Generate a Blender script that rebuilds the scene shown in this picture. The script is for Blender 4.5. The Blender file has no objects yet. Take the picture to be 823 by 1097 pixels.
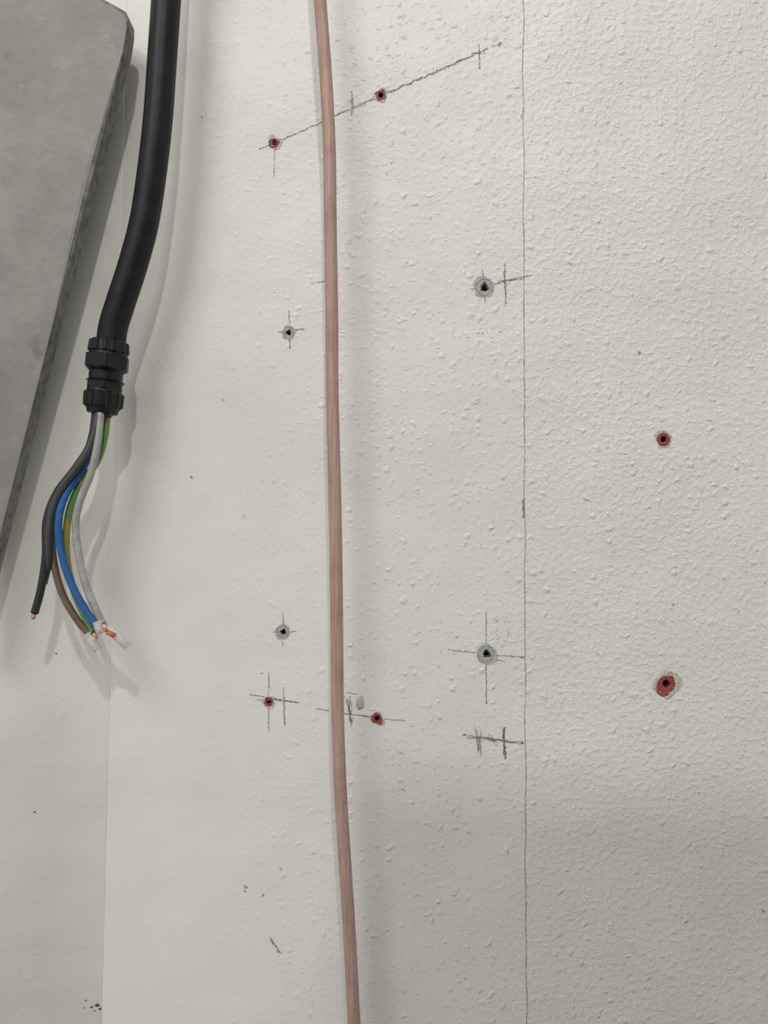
import bpy, bmesh, math, random
from mathutils import Vector, Matrix, noise
random.seed(7)
K=0.0006; D=0.512
def W(px,py,d=0.0):
    s=(D-d)/D
    return Vector(((px-411.5)*K*s,-d,(548.5-py)*K*s))
sc=bpy.context.scene
sc.view_settings.view_transform='Standard'
sc.view_settings.look='None'

# ---------------- helpers
def link(name,me,mat=None,parent=None,smooth=False):
    o=bpy.data.objects.new(name,me); sc.collection.objects.link(o)
    if mat is not None: me.materials.append(mat)
    if smooth:
        for p in me.polygons: p.use_smooth=True
    if parent is not None: o.parent=parent
    return o
def mesh(name,v,f):
    me=bpy.data.meshes.new(name); me.from_pydata([tuple(a) for a in v],[],f); me.update(); return me
def nodes(name):
    m=bpy.data.materials.new(name); m.use_nodes=True
    nt=m.node_tree; b=nt.nodes['Principled BSDF']; return m,nt,b
def N(nt,t,**kw):
    n=nt.nodes.new(t)
    for k,v in kw.items(): setattr(n,k,v)
    return n
def math_(nt,op,a,b=None,c=None,clamp=False):
    n=nt.nodes.new('ShaderNodeMath'); n.operation=op; n.use_clamp=clamp
    for i,x in enumerate((a,b,c)):
        if x is None: continue
        if isinstance(x,(int,float)): n.inputs[i].default_value=x
        else: nt.links.new(x,n.inputs[i])
    return n.outputs[0]
def mapr(nt,x,a,b,c,d,smooth=True):
    n=nt.nodes.new('ShaderNodeMapRange'); n.interpolation_type='SMOOTHSTEP' if smooth else 'LINEAR'
    nt.links.new(x,n.inputs['Value'])
    for k,v in zip(('From Min','From Max','To Min','To Max'),(a,b,c,d)): n.inputs[k].default_value=v
    return n.outputs['Result']
def mixc(nt,f,a,b):
    n=nt.nodes.new('ShaderNodeMix'); n.data_type='RGBA'
    if isinstance(f,(int,float)): n.inputs[0].default_value=f
    else: nt.links.new(f,n.inputs[0])
    for i,x in ((6,a),(7,b)):
        if isinstance(x,tuple): n.inputs[i].default_value=x
        else: nt.links.new(x,n.inputs[i])
    return n.outputs[2]
def noise_(nt,co,scale,detail=2,rough=.5):
    n=nt.nodes.new('ShaderNodeTexNoise'); n.inputs['Scale'].default_value=scale
    n.inputs['Detail'].default_value=detail; n.inputs['Roughness'].default_value=rough
    nt.links.new(co,n.inputs['Vector']); return n.outputs['Fac']
def simple(name,col,rough=.5,metal=0.0,var=.15,scale=300,spec=.5,bump=0.0):
    m,nt,b=nodes(name)
    tc=N(nt,'ShaderNodeTexCoord'); f=noise_(nt,tc.outputs['Object'],scale,3)
    lo=tuple(c*(1-var) for c in col)+(1,); hi=tuple(min(1,c*(1+var)) for c in col)+(1,)
    f2=mapr(nt,f,.3,.7,0,1)
    nt.links.new(mixc(nt,f2,lo,hi),b.inputs['Base Color'])
    b.inputs['Roughness'].default_value=rough; b.inputs['Metallic'].default_value=metal
    b.inputs['Specular IOR Level'].default_value=spec
    if bump:
        bn=N(nt,'ShaderNodeBump'); bn.inputs['Distance'].default_value=bump
        nt.links.new(f,bn.inputs['Height']); nt.links.new(bn.outputs[0],b.inputs['Normal'])
    return m

# ---------------- wall paint
def wall_mat():
    m,nt,b=nodes('painted_plaster')
    geo=N(nt,'ShaderNodeNewGeometry'); co=geo.outputs['Position']
    sx=N(nt,'ShaderNodeSeparateXYZ'); nt.links.new(co,sx.inputs[0]); X=sx.outputs['X']
    right=mapr(nt,X,W(470,0).x,W(640,0).x,0,1)
    mid=mapr(nt,X,W(180,0).x,W(420,0).x,0,1)
    a=noise_(nt,co,270,2,.55)
    a=mapr(nt,a,.40,.74,0,1)
    ampA=math_(nt,'MULTIPLY_ADD',right,.00024,.00007)
    ampA=math_(nt,'MULTIPLY_ADD',mid,.00007,ampA)
    hA=math_(nt,'MULTIPLY',a,ampA)
    g=noise_(nt,co,900,3,.6); hG=math_(nt,'MULTIPLY',g,.00009)
    wn=nt.nodes.new('ShaderNodeTexNoise'); wn.inputs['Scale'].default_value=180; nt.links.new(co,wn.inputs['Vector'])
    va=nt.nodes.new('ShaderNodeVectorMath'); va.operation='MULTIPLY_ADD'
    nt.links.new(wn.outputs['Color'],va.inputs[0]); va.inputs[1].default_value=(.006,.006,.006); nt.links.new(co,va.inputs[2])
    def blobs(scale,thr,r0,r1):
        v=nt.nodes.new('ShaderNodeTexVoronoi'); v.inputs['Scale'].default_value=scale
        nt.links.new(va.outputs[0],v.inputs['Vector'])
        s=N(nt,'ShaderNodeSeparateColor'); nt.links.new(v.outputs['Color'],s.inputs[0])
        keep=mapr(nt,s.outputs[0],thr,thr+.02,0,1)
        rad=mapr(nt,s.outputs[1],0,1,r0,r1,False)
        q=math_(nt,'DIVIDE',v.outputs['Distance'],rad)
        h=math_(nt,'SUBTRACT',1.0,q,clamp=True)
        h=mapr(nt,h,0,.9,0,1)
        return math_(nt,'MULTIPLY',h,keep)
    b1=blobs(120,.5,.2,.52); b2=blobs(230,.5,.2,.5)
    bb=math_(nt,'MULTIPLY_ADD',b2,.5,b1)
    mm=mapr(nt,X,W(200,0).x,W(430,0).x,.10,1)
    hB=math_(nt,'MULTIPLY',math_(nt,'MULTIPLY',bb,mm),.00060)
    c=noise_(nt,co,12,2); hC=math_(nt,'MULTIPLY',c,.004)
    h=math_(nt,'ADD',math_(nt,'ADD',hA,hG),math_(nt,'ADD',hB,hC))
    bn=N(nt,'ShaderNodeBump'); bn.inputs['Distance'].default_value=1; bn.inputs['Strength'].default_value=1
    nt.links.new(h,bn.inputs['Height']); nt.links.new(bn.outputs[0],b.inputs['Normal'])
    n1=noise_(nt,co,6,4,.6); f=mapr(nt,n1,.35,.65,0,1)
    col=mixc(nt,f,(.715,.698,.645,1),(.755,.74,.69,1))
    n2=noise_(nt,co,60,5,.7); f2=mapr(nt,n2,.60,.80,0,.2)
    col=mixc(nt,f2,col,(.5,.48,.43,1))
    v=nt.nodes.new('ShaderNodeTexVoronoi'); v.inputs['Scale'].default_value=70; nt.links.new(va.outputs[0],v.inputs['Vector'])
    s=N(nt,'ShaderNodeSeparateColor'); nt.links.new(v.outputs['Color'],s.inputs[0])
    sp=math_(nt,'MULTIPLY',mapr(nt,s.outputs[2],.93,.94,0,1),mapr(nt,v.outputs['Distance'],.04,.08,.7,0))
    col=mixc(nt,sp,col,(.16,.14,.12,1))
    nt.links.new(col,b.inputs['Base Color'])
    b.inputs['Roughness'].default_value=.42; b.inputs['Specular IOR Level'].default_value=.45
    return m
M_wall=wall_mat()

# ---------------- walls
ZT,ZB=1.3,-1.3
def corner_x(z):
    a=W(135,0); c=W(108,1097); t=(z-c.z)/(a.z-c.z); return c.x+(a.x-c.x)*t
xr=.95; th=.05
v=[(corner_x(ZB),0,ZB),(xr,0,ZB),(xr,0,ZT),(corner_x(ZT),0,ZT)]
v+=[(a,th,c) for a,b_,c in v]
wall=link('wall_back',mesh('wall_back',v,[(0,1,2,3),(7,6,5,4),(1,0,4,5),(2,1,5,6),(3,2,6,7),(0,3,7,4)]),M_wall)

holes=[ # px,py,r,kind
 (294,153,4.5,'red'),(408,102,5.2,'red'),(711,471,7.3,'red'),(714,733,9.1,'red'),(288,752,4.2,'red'),(404,770,5.2,'red'),
 (309,356,6,'grey'),(519,308,9,'grey'),(303,677,6.5,'grey'),(521,701,9,'grey')]
bm=bmesh.new()
for px,py,r,kd in holes:
    p=W(px,py)
    mt=Matrix.Translation(p)@Matrix.Rotation(math.pi/2,4,'X')
    bmesh.ops.create_cone(bm,cap_ends=True,segments=32,radius1=r*K,radius2=r*K,depth=.05,matrix=mt)
cm=bpy.data.meshes.new('cut'); bm.to_mesh(cm); bm.free()
cut=bpy.data.objects.new('cut',cm); sc.collection.objects.link(cut)
md=wall.modifiers.new('holes','BOOLEAN'); md.operation='DIFFERENCE'; md.object=cut; md.solver='EXACT'
dg=bpy.context.evaluated_depsgraph_get()
nm=bpy.data.meshes.new_from_object(wall.evaluated_get(dg)); wall.modifiers.clear(); wall.data=nm
bpy.data.objects.remove(cut)

# left splayed wall with soft rounded inner corner
ang=math.radians(17)
prof=[(.0006,-.00002),(0,-.00003)]; x=0;y=-.00003; n=28; L=.034
for i in range(n):
    a=ang*(i+.5)/n; x-=math.cos(a)*L/n; y-=math.sin(a)*L/n; prof.append((x,y))
prof.append((x-math.cos(ang)*.5,y-math.sin(ang)*.5))
vv=[];ff=[]
back=[(p[0]-.03,p[1]+.05) for p in prof]; back[0]=(0,.05); back[1]=(-.002,.05)
loop=prof+back[::-1]; m_=len(loop)
for z in (ZB,ZT):
    for p in loop: vv.append((corner_x(z)+.0+p[0],p[1],z))
for i in range(m_):
    j=(i+1)%m_; ff.append((i,i+m_,j+m_,j))
ff.append(tuple(range(m_))); ff.append(tuple(range(2*m_-1,m_-1,-1)))
me=mesh('wall_left',vv,ff)
bm=bmesh.new(); bm.from_mesh(me); bmesh.ops.recalc_face_normals(bm,faces=bm.faces); bm.to_mesh(me); bm.free()
wl=link('wall_left',me,M_wall)
for i,p in enumerate(me.polygons):
    if i<n+2: p.use_smooth=True

M_floor=simple('concrete_floor',(.3,.29,.27),.8,scale=15)
link('floor',mesh('floor',[(-1.2,-3,ZB),(1.2,-3,ZB),(1.2,.05,ZB),(-1.2,.05,ZB)],[(0,1,2,3)]),M_floor)

# ---------------- wall plugs
M_red=simple('red_plastic',(.31,.06,.04),.5,var=.35,scale=500)
M_grey=simple('grey_plastic',(.38,.38,.36),.6,var=.2,scale=500)
M_greyd=simple('grey_bore_shade',(.13,.13,.125),.7,var=.4,scale=700)  # same grey plastic, darkened to paint shade inside the bore
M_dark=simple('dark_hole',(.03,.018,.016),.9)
M_chip=simple('chipped_plaster',(.50,.46,.41),.9,var=.3,scale=700,bump=.0003)
M_chipg=simple('smudged_plaster',(.46,.45,.42),.9,var=.25,scale=700,bump=.0003)
M_brick=simple('brick_dust',(.26,.085,.055),.9,var=.5,scale=900,bump=.0003)
def ring_mesh(loops,cap=True):
    v=[];f=[];n=len(loops[0])
    for l in loops: v+=l
    for k in range(len(loops)-1):
        for i in range(n):
            j=(i+1)%n; f.append((k*n+i,k*n+j,(k+1)*n+j,(k+1)*n+i))
    if cap: f.append(tuple(range((len(loops)-1)*n,len(loops)*n)))
    return v,f
def plug(px,py,r,kind):
    c=W(px,py); n=48; R=r*K
    def circ(rad,y,tri=0,jit=0,sd=0,off=(0,0)):
        o=[]
        for i in range(n):
            a=2*math.pi*i/n
            q=rad
            if tri: # soft, worn three-sided opening
                aa=a+.25*math.sin(px)
                t=((aa-math.pi/2)%(2*math.pi/3))-math.pi/3
                q=rad*(.6+.4*(.5/math.cos(t))*1.35)*(1+.4*noise.noise(Vector((math.cos(a)*1.5+px,math.sin(a)*1.5,py))))
            if jit: q*=1+jit*noise.noise(Vector((math.cos(a)*1.2+sd,math.sin(a)*1.2,sd*3)))
            o.append(Vector((c.x+off[0]*R+q*math.cos(a),y,c.z+off[1]*R+q*math.sin(a))))
        return o
    mat=M_red if kind=='red' else M_grey
    tri=1 if kind=='grey' else 0
    inner=(.42 if r>7 else .5) if kind=='red' else .46
    of=(.08,-.02) if tri else (.03,.04)
    ls=[circ(R*.99,.02),circ(R*.99,.0006),circ(R*.93,-.0002),circ(R*(inner+.14),-.0002,tri,off=of),circ(R*inner,.0006,tri,off=of),circ(R*inner*.7,.004,tri,off=of),circ(R*inner*.5,.010,tri,off=of)]
    v,f=ring_mesh(ls)
    me=mesh('wall_plug',v,f); o=link('wall_plug',me,mat,smooth=False)
    me.materials.append(M_greyd if tri else M_dark)
    for p in me.polygons:
        if p.index>=4*n: p.material_index=1
    sd=px*.13
    def rim(name,ro,jit,mt,yo,sd,ri=.97):
        ls=[circ(R*ro,-.00005,0,jit,sd),circ(R*ro*.93,-yo,0,jit,sd),circ(R*(ri+.05),-yo*.8),circ(R*ri,.002)]
        v,f=ring_mesh(ls,False); link(name,mesh(name,v,f),mt,parent=o)
    if kind=='grey': rim('smudged_rim',1.28,.35,M_chipg,.0003,sd)
    elif r>9: rim('chipped_rim',1.6,.45,M_chip,.0003,sd); rim('dust_rim',1.18,.45,M_brick,.0005,sd+5)
    elif r>7: rim('chipped_rim',1.3,.4,M_chip,.0003,sd)
    else: rim('chipped_rim',1.5,.6,M_chip,.0003,sd); rim('dust_rim',1.15,.45,M_brick,.0005,sd+4)
for h in holes: plug(*h)

# ---------------- marks
def mark_mat(name,col,lo,hi):
    m,nt,b=nodes(name); tc=N(nt,'ShaderNodeTexCoord'); f=noise_(nt,tc.outputs['Object'],1300,3,.7)
    nt.links.new(mapr(nt,f,.35,.62,lo,hi),b.inputs['Alpha']); b.inputs['Base Color'].default_value=col+(1,)
    b.inputs['Roughness'].default_value=.7
    return m
M_pen=mark_mat('graphite',(.13,.127,.12),.05,.85)
M_crack=mark_mat('crack_tone',(.20,.175,.145),.15,.85)  # brown-grey seam line, opacity broken up by noise
mv=[];mf=[]
def strip(V,F,pts,w,d=.00025):
    base=len(V)
    for i,p in enumerate(pts):
        a=pts[max(0,i-1)]; b=pts[min(len(pts)-1,i+1)]
        dx,dy=b[0]-a[0],b[1]-a[1]; l=math.hypot(dx,dy) or 1
        ww=w*(.6+.7*random.random())/2
        V.append(W(p[0]-dy/l*ww,p[1]+dx/l*ww)+Vector((0,-d,0))); V.append(W(p[0]+dy/l*ww,p[1]-dx/l*ww)+Vector((0,-d,0)))
        if i: k=base+2*i; F.append((k-2,k-1,k+1,k))
def stroke(x0,y0,x1,y1,w=1.3,jit=.35,step=3):
    l=math.hypot(x1-x0,y1-y0); n=max(2,int(l/step)); pts=[]
    for i in range(n+1):
        t=i/n; pts.append((x0+(x1-x0)*t+random.uniform(-jit,jit),y0+(y1-y0)*t+random.uniform(-jit,jit)))
    strip(mv,mf,pts,w,.0002+random.random()*.0001)
stroke(278,160,300,151,1.0); stroke(300,151,402,105,1.6,.7,2.5); stroke(414,100,524,52,2.0,.9,2.2)
stroke(533,49,537,46,4.5,.5,2); stroke(526,49,532,49,.8)
stroke(294,158,294,189,1); stroke(377,97,377,125,1.2); stroke(378,100,379,120,.8); stroke(513,48,514,74,1.3); stroke(505,57,520,57,1)
stroke(310,332,310,347,1.3);stroke(310,364,311,373,1.5);stroke(299,355,303,356,1);stroke(315,354,327,352,1.3)
stroke(517,289,518,299,1.2);stroke(519,318,520,324,1.2);stroke(504,310,510,309,1);stroke(529,304,569,295,1.7,.4);stroke(534,301,560,299,1,.4);stroke(541,282,542,326,1.5);stroke(540,290,541,310,1)
stroke(332,304,350,301,.9)
stroke(303,656,304,669,1.1);stroke(303,686,303,692,1);stroke(292,677,297,677,1);stroke(310,677,318,676,1)
stroke(480,696,511,699,1.3);stroke(531,702,563,704,1.3);stroke(521,655,521,691,1.3);stroke(521,712,521,754,1.3);stroke(531,706,541,709,.8)
stroke(267,744,321,753,1.5,.6);stroke(274,749,318,752,1,.6);stroke(288,721,288,745,1.2);stroke(288,759,288,784,1.2);stroke(304,736,305,777,1.5)
stroke(339,759,352,761,1.3);stroke(366,764,397,768,1.3);stroke(411,770,434,772,1.1)
for i in range(5): stroke(372+random.uniform(-3,4),741+random.uniform(0,10),374+random.uniform(-3,4),778+random.uniform(-8,6),.9,.9)
stroke(372,742,382,744,.8,.7)
stroke(496,787,562,797,1.9,.8,2.5);stroke(500,790,560,795,1.2,.9)
for i in range(5): stroke(513+random.uniform(-5,5),776+random.uniform(0,8),511+random.uniform(-5,5),808+random.uniform(-10,4),.9,1.0)
for i in range(3): stroke(540+random.uniform(-1,1),778+random.uniform(0,4),541+random.uniform(-1,1),814+random.uniform(-4,1),1.5,.8)
for i in range(3): stroke(523,785+i*5,533,800-i*4,.8,.8)
for i in range(26):
    a=random.uniform(525,545); b_=random.uniform(655,695); stroke(a,b_,a+random.uniform(-4,4),b_+random.uniform(-3,3),.5,.5,1.5)
for i in range(30):
    a=random.gauss(525,22); b_=random.gauss(345,14); stroke(a,b_,a+random.uniform(1,3),b_+random.uniform(-1,1),.6,.3,1.5)
for (a,b_,s) in [(685,378,3),(263,950,2.5),(262,954,2),(239,429,1.5),(205,511,1.5),(300,930,1),(640,700,1.2),(432,846,1.5),(818,976,2)]:
    stroke(a-1,b_-1,a+1.5,b_+1.5,s,.4,1.2)
link('pencil_marks',mesh('pencil_marks',mv,mf),M_pen)
# seam crack
cv=[];cf=[];pts=[];py=-500
while py<1700:
    pts.append((560.5+3.5*(py/1097)+1.8*noise.noise(Vector((py*.02,0,0)))+random.uniform(-.25,.25),py)); py+=3
strip(cv,cf,pts,1.0,.00012)
strip(cv,cf,[(560,535),(561,541),(560.5,546),(561.5,551),(561,555)],2.4,.0002)
link('wall_crack',mesh('wall_crack',cv,cf),M_crack)
def dab(name,px,py,rx,ry,h,mat,sd):
    n=24; c=W(px,py); ls=[]
    for s,y in ((1,.0000),(.85,-h*.7),(.5,-h),(.1,-h)):
        ls.append([Vector((c.x+s*K*rx*math.cos(a)*(1+.35*noise.noise(Vector((math.cos(a)*1.5,math.sin(a)*1.5,sd)))),y-.00005,c.z+s*K*ry*math.sin(a)*(1+.35*noise.noise(Vector((math.cos(a)*1.5,math.sin(a)*1.5,sd+3)))))) for a in [2*math.pi*i/n for i in range(n)]])
    v,f=ring_mesh(ls); return link(name,mesh(name,v,f),mat,smooth=True)
dab('filler_spot',386,753,4.5,8,.0012,M_chipg,1.0)
M_rust=mark_mat('rust_scuff',(.34,.19,.11),.0,.7)
rv=[];rf=[]
for i in range(12):
    t=i/11; a=289+9*t+random.uniform(-2,2); b_=1005+14*t+random.uniform(-2,2); strip(rv,rf,[(a,b_),(a+1.8,b_+1),(a+2.5,b_+2.4)],2.0,.0002)
link('rust_scuff',mesh('rust_scuff',rv,rf),M_rust)
# dark debris crumbs stuck on the splayed wall near the bottom
M_crumb=simple('crumb',(.06,.045,.035),.9)
def wl_y(px,py):
    best=0.0
    for it in range(6):
        p=W(px,py,best); dx=corner_x(p.z)-p.x
        q=0
        for i in range(1,len(prof)-1):
            if -prof[i][0]<=dx<=-prof[i+1][0]:
                t=(dx+prof[i][0])/(-prof[i+1][0]+prof[i][0]); q=-(prof[i][1]+(prof[i+1][1]-prof[i][1])*t); break
        best=q
    return best
bm=bmesh.new()
for a,b_,s in [(104,1077,2.2),(98,1079,1.3),(107,1081,1.5),(92,1072,.9),(90,1080,.8),(101,1083,.9),(60,700,.9),(37,870,1.0),(93,640,.9)]:
    p=W(a,b_,wl_y(a,b_)+.0003); bmesh.ops.create_icosphere(bm,subdivisions=1,radius=s*K,matrix=Matrix.Translation(p)@Matrix.Diagonal((1.3,.5,.8,1)))
me=bpy.data.meshes.new('dirt_crumbs'); bm.to_mesh(me); bm.free(); link('dirt_crumbs',me,M_crumb)

# ---------------- tubes
def catmull(P,sub=10):
    out=[]; Q=[P[0]*2-P[1]]+P+[P[-1]*2-P[-2]]
    for i in range(1,len(Q)-2):
        p0,p1,p2,p3=Q[i-1:i+3]
        for s in range(sub):
            t=s/sub
            out.append(.5*((2*p1)+(p2-p0)*t+(2*p0-5*p1+4*p2-p3)*t*t+(3*p1-p0-3*p2+p3)*t**3))
    out.append(P[-1]); return out
def sweep(name,C,rad,mat,parent=None,seg=24,shape=None):
    n=len(C); T=[(C[min(n-1,i+1)]-C[max(0,i-1)]).normalized() for i in range(n)]
    u=T[0].orthogonal().normalized(); v=[];f=[]
    for i in range(n):
        u=(u-T[i]*u.dot(T[i])).normalized(); w=T[i].cross(u)
        r=rad(i,i/(n-1))
        for k in range(seg):
            a=2*math.pi*k/seg; q=r*(shape(i,a) if shape else 1)
            v.append(C[i]+u*math.cos(a)*q+w*math.sin(a)*q)
    for i in range(n-1):
        for k in range(seg):
            j=(k+1)%seg; f.append((i*seg+k,i*seg+j,(i+1)*seg+j,(i+1)*seg+k))
    f.append(tuple(range(seg))[::-1]); f.append(tuple(range((n-1)*seg,n*seg)))
    me=mesh(name,v,f)
    bm=bmesh.new(); bm.from_mesh(me); bmesh.ops.recalc_face_normals(bm,faces=bm.faces); bm.to_mesh(me); bm.free()
    o=link(name,me,mat,parent,smooth=True)
    for p in me.polygons:
        if len(p.vertices)>4: p.use_smooth=False
    return o

# copper pipe (oxidised, matte pinkish)
m,nt,b=nodes('oxidised_copper')
geo=N(nt,'ShaderNodeTexCoord'); mp=N(nt,'ShaderNodeMapping'); mp.inputs['Scale'].default_value=(1,1,.03); nt.links.new(geo.outputs['Object'],mp.inputs[0])
f=noise_(nt,mp.outputs[0],900,4,.65); ff_=mapr(nt,f,.35,.65,0,1)
col=mixc(nt,ff_,(.37,.235,.19,1),(.50,.335,.28,1))
f2=noise_(nt,geo.outputs['Object'],70,4,.6); col=mixc(nt,mapr(nt,f2,.45,.75,0,.6),col,(.34,.19,.145,1))
nt.links.new(col,b.inputs['Base Color']); b.inputs['Roughness'].default_value=.6; b.inputs['Metallic'].default_value=.1
bn=N(nt,'ShaderNodeBump'); bn.inputs['Distance'].default_value=.0003; nt.links.new(f,bn.inputs['Height']); nt.links.new(bn.outputs[0],b.inputs['Normal'])
M_cu=m
dp=.030
pp=[(315,-500),(328,-250),(339,-60),(343,0),(349,80),(353,160),(354,240),(355.5,330),(356,420),(358,500),(360,590),(361,680),(362,770),(365,850),(370,930),(375,1010),(378,1070),(380,1110),(386,1300),(390,1600)]
C=catmull([W(a,b_,dp) for a,b_ in pp],8)
sweep('copper_pipe',C,lambda i,t:6.9*K*(D-dp)/D,M_cu,seg=28)

# ---------------- power cable
cab=bpy.data.objects.new('power_cable',None); sc.collection.objects.link(cab)
M_blk=simple('black_rubber',(.006,.006,.007),.45,var=.3,scale=120,spec=.28,bump=.0002)
M_gl=simple('black_nylon',(.006,.006,.007),.38,var=.2,scale=300,spec=.35)
dc=.032; sc_=(D-dc)/D
cp=[(205,-500),(192,-250),(181,-60),(178,0),(174,60),(169,130),(162,190),(154,240),(142,285),(129,325),(121,352),(118,380)]
C=catmull([W(a,b_,dc) for a,b_ in cp],10)
sweep('cable_sheath',C,lambda i,t:(15.8-.6*t)*K*sc_,M_blk,cab,32)
P0=W(117.5,364,dc); P1=W(109,447,dc); ax=P1-P0; Lp=83
pr=[(0,14,0),(1,17.5,0),(3,20,1),(13,21,1),(15,19.5,0),(17,19.8,0),(18,24,2),(31,24,2),(33,20,0),(35,17.5,0),(43,17.5,0),(45,20,0),(46,19.5,2),(53,19.5,2),(54,18,0),(56,18.3,0),(58,20.5,1),(71,20,1),(74,17,0),(79,15.5,0),(80,11,0),(83,9,0)]
C=[P0+ax*(q[0]/Lp) for q in pr]
def shp(i,a):
    k=pr[i][2]
    if k==2:
        t=(a%(math.pi/3))-math.pi/6; return min(1.0,.89/math.cos(t))
    if k==1: return 1+.035*(1 if math.sin(a*12)>0 else -1)
    return 1
g=sweep('cable_gland',C,lambda i,t:pr[i][1]*K*sc_,M_gl,cab,72,shp)
for p in g.data.polygons: p.use_smooth=False
def ins(name,col,**k): return simple(name,col,.42,var=.15,scale=200,**k)
Mw={'black':ins('wire_black',(.018,.018,.02)),'dark':ins('wire_dark_grey',(.05,.05,.052)),'blue':ins('wire_blue',(.012,.10,.31)),
'grey':ins('wire_grey',(.34,.335,.315)),'brown':ins('wire_brown',(.14,.095,.055))}
m,nt,b=nodes('wire_green_yellow'); tc=N(nt,'ShaderNodeTexCoord'); s=N(nt,'ShaderNodeSeparateXYZ'); nt.links.new(tc.outputs['Object'],s.inputs[0])
zz=math_(nt,'MULTIPLY_ADD',s.outputs['X'],1.2,s.outputs['Z'])
q=mapr(nt,math_(nt,'SINE',math_(nt,'MULTIPLY_ADD',zz,110.0,3.4)),-.1,.1,0,1)
nt.links.new(mixc(nt,q,(.12,.28,.06,1),(.33,.28,.06,1)),b.inputs['Base Color']); b.inputs['Roughness'].default_value=.4
Mw['gy']=m
M_cub=simple('bare_copper',(.75,.42,.28),.35,metal=.9)
m,nt,b=nodes('clear_sleeve'); b.inputs['Base Color'].default_value=(.75,.73,.70,1); b.inputs['Roughness'].default_value=.25; b.inputs['Alpha'].default_value=.55
M_clr=m
M_or=simple('orange_tip',(.55,.14,.06),.5)
def wire(name,key,pts,r=4.3,tip=None,tipcol=None):
    P=[W(a,b_,d) for a,b_,d in pts]; C=catmull(P,8)
    o=sweep(name,C,lambda i,t:r*K*.93,Mw[key],cab,16)
    if tip:
        e=P[-1]; dr=(C[-1]-C[-3]).normalized()
        sweep(name+'_bare_end',[e-dr*.001,e+dr*tip*K*.8,e+dr*tip*K],lambda i,t:(r*.55*K if i<2 else r*.4*K),tipcol or M_cub,cab,12)
wire('wire_black_core','black',[(103,440,.034),(97,475,.036),(82,500,.038),(61,528,.040),(50,558,.041),(49,595,.040),(44,630,.040),(37,657,.040)],4.2,6)
wire('wire_dark_core','dark',[(106,440,.038),(100,468,.040),(88,493,.042),(70,517,.042),(57,542,.042),(52,570,.042),(52,600,.040),(47,625,.037)],3.8)
wire('wire_blue_core','blue',[(106,440,.028),(100,472,.032),(88,503,.036),(71,529,.040),(63,556,.042),(65,588,.042),(75,622,.042),(90,651,.042),(103,670,.042)],4.0,9)
wire('wire_earth_core','gy',[(115,440,.031),(112,468,.032),(104,494,.032),(87,518,.034),(75,545,.036),(71,575,.037),(72,603,.037),(79,632,.037),(90,658,.037),(100,677,.037)],3.9,8)
wire('wire_grey_core','grey',[(108,440,.038),(104,478,.040),(97,508,.040),(87,533,.040),(81,560,.040),(84,592,.040),(92,627,.040),(104,656,.040),(110,668,.040)],4.0,9)
wire('wire_brown_core','brown',[(105,440,.029),(92,488,.031),(70,525,.033),(57,560,.035),(57,597,.037),(66,634,.038),(82,663,.038),(97,681,.038)],3.9,9)
def slv(name,a,b2,d,r,mt): 
    A=W(*a,d);B=W(*b2,d); sweep(name,[A,A+(B-A)*.5,B],lambda i,t:r*K*.93,mt,cab,16)
slv('sleeve_1',(94,678),(105,697),.038,4.6,M_clr); slv('sleeve_2',(103,666),(109,679),.042,4.8,M_clr)
slv('sleeve_3',(108,666),(137,693),.037,4.4,M_clr); slv('end_tip',(115,677),(123,681),.0405,2.8,M_or)

# ---------------- steel plate (upper left)
m,nt,b=nodes('galvanised_steel'); tc=N(nt,'ShaderNodeTexCoord'); co=tc.outputs['Object']
f=noise_(nt,co,14,5,.65); col=mixc(nt,mapr(nt,f,.35,.65,0,1),(.20,.193,.175,1),(.275,.265,.245,1))
f=noise_(nt,co,140,4,.7); col=mixc(nt,mapr(nt,f,.60,.72,0,.35),col,(.38,.37,.34,1))
f=noise_(nt,co,35,5,.7); col=mixc(nt,mapr(nt,f,.58,.72,0,.5),col,(.13,.10,.075,1))
nt.links.new(col,b.inputs['Base Color']); b.inputs['Roughness'].default_value=.55; b.inputs['Metallic'].default_value=.2
f=noise_(nt,co,120,4,.6); bn=N(nt,'ShaderNodeBump'); bn.inputs['Distance'].default_value=.0004; nt.links.new(f,bn.inputs['Height']); nt.links.new(bn.outputs[0],b.inputs['Normal'])
M_st=m
M_edge=simple('steel_edge_shade',(.17,.163,.15),.5,var=.4,scale=160,bump=.0002)  # darker copy of the steel, side-face shade put into the colour
def pd(px): return .031+.009*(140-px)/170
out=[(-30,-85),(60,-30),(112,0),(127,8),(135,13),(138,19),(138,30),(135,50),(100,184),(60,340),(20,499),(0,578),(-30,697)]
fr=[W(a,b_,pd(a)) for a,b_ in out]; T_=.012
bk=[p+Vector((-.0005,T_,0)) for p in fr]
cen=sum(fr,Vector())/len(fr)
n=len(fr); front=[p+(cen-p).normalized()*.0042+Vector((0,-.0012,0)) for p in fr]
mid_=[p+(cen-p).normalized()*.0022+Vector((0,-.0009,0)) for p in fr]
v=front+mid_+fr+bk; f=[tuple(range(n))]
for k in range(3):
    for i in range(n):
        j=(i+1)%n; f.append((k*n+i,(k+1)*n+i,(k+1)*n+j,k*n+j))
f.append(tuple(range(3*n,4*n))[::-1])
me=mesh('steel_plate',v,f)
bm=bmesh.new(); bm.from_mesh(me); bmesh.ops.recalc_face_normals(bm,faces=bm.faces); bm.to_mesh(me); bm.free()
plate=link('steel_plate',me,M_st); me.materials.append(M_edge)
for p in me.polygons:
    if p.index>=1+n: p.material_index=1
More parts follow.
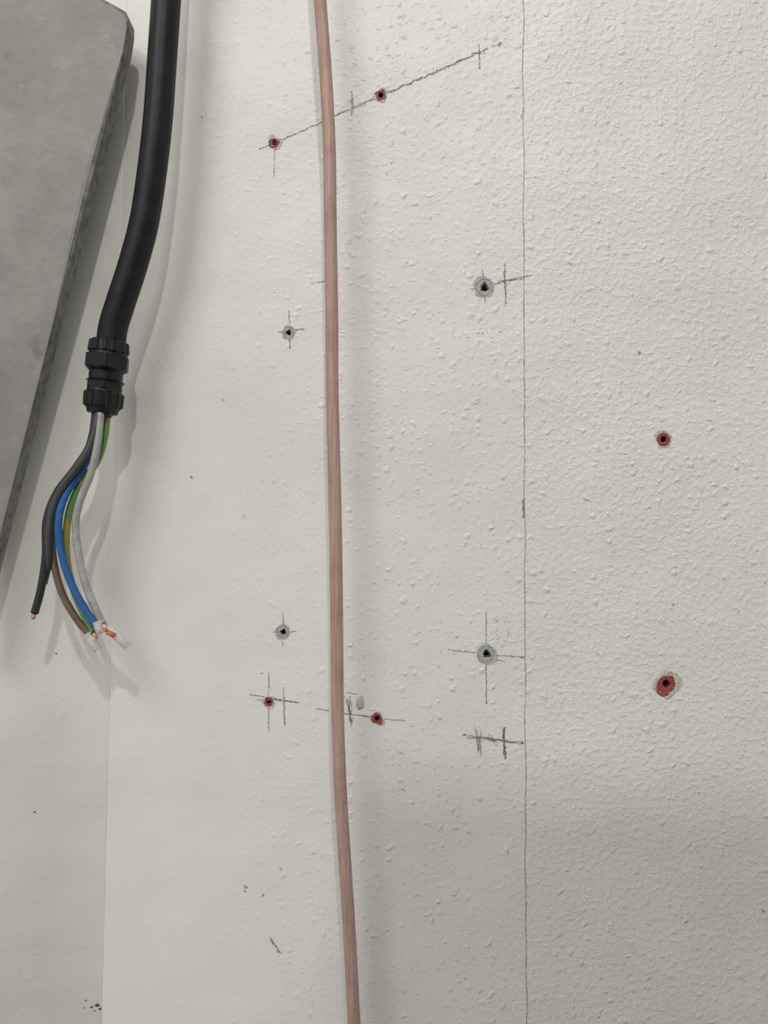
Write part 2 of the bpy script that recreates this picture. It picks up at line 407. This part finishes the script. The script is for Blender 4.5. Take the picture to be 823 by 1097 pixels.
for a,b_ in ((5,60),(5,330)):
    A=W(a,b_,pd(a)-.004); sweep('standoff_bolt',[A,A+Vector((0,.01,0)),A+Vector((-.003,.03,0))],lambda i,t:.004,M_st,plate,12)

# ---------------- unseen box added behind the camera to cast the low shadow edge
M_blocker=simple('blocker_paint',(.35,.35,.34),.5,scale=10)
def box(name,x0,x1,y0,y1,z0,z1,mat,parent=None,bev=.004):
    bm=bmesh.new(); bmesh.ops.create_cube(bm,size=1)
    for q in bm.verts: q.co=Vector((x0+(q.co.x+.5)*(x1-x0),y0+(q.co.y+.5)*(y1-y0),z0+(q.co.z+.5)*(z1-z0)))
    bmesh.ops.bevel(bm,geom=bm.edges[:],offset=bev,segments=2,affect='EDGES')
    me=bpy.data.meshes.new(name); bm.to_mesh(me); bm.free(); return link(name,me,mat,parent)
CT=.570
cb=box('shadow_blocker',0,.95,-.4,0,ZB,CT,M_blocker)
box('blocker_panel_a',.01,.47,0,.012,ZB+.06,CT-.02,M_blocker,cb); box('blocker_panel_b',.48,.94,0,.012,ZB+.06,CT-.02,M_blocker,cb)  # front panels and bars only dress the added blocker
box('blocker_bar_a',.43,.445,.012,.03,-.5,-.38,M_st,cb); box('blocker_bar_b',.505,.52,.012,.03,-.5,-.38,M_st,cb)
cb.location=(.07,-.745,0); cb.rotation_euler=(0,0,math.radians(-4))

# ---------------- light
w=bpy.data.worlds.new('world'); sc.world=w; w.use_nodes=True
w.node_tree.nodes['Background'].inputs[0].default_value=(1,1,.985,1); w.node_tree.nodes['Background'].inputs[1].default_value=.58
def area(name,loc,tgt,size,power,col,sy=None):
    l=bpy.data.lights.new(name,'AREA'); l.size=size; l.energy=power; l.color=col
    if sy: l.shape='RECTANGLE'; l.size_y=sy
    o=bpy.data.objects.new(name,l); sc.collection.objects.link(o); o.location=loc
    o.rotation_euler=(Vector(tgt)-Vector(loc)).to_track_quat('-Z','Y').to_euler(); return o
area('work_lamp',(-.78,-1.35,1.25),(0,0,0),.66,11.5,(1,.985,.955))
area('shadow_edge_light',(.25,-2.5,2.3),(0,0,0),.09,27,(1,.985,.96))  # added light, throws the blocker's edge onto the wall

cam=bpy.data.cameras.new('camera'); co_=bpy.data.objects.new('camera',cam); sc.collection.objects.link(co_)
co_.location=(0,-D,0); co_.rotation_euler=(math.pi/2,0,0)
cam.sensor_fit='VERTICAL'; cam.sensor_height=36; cam.lens=28; cam.clip_start=.01
sc.camera=co_
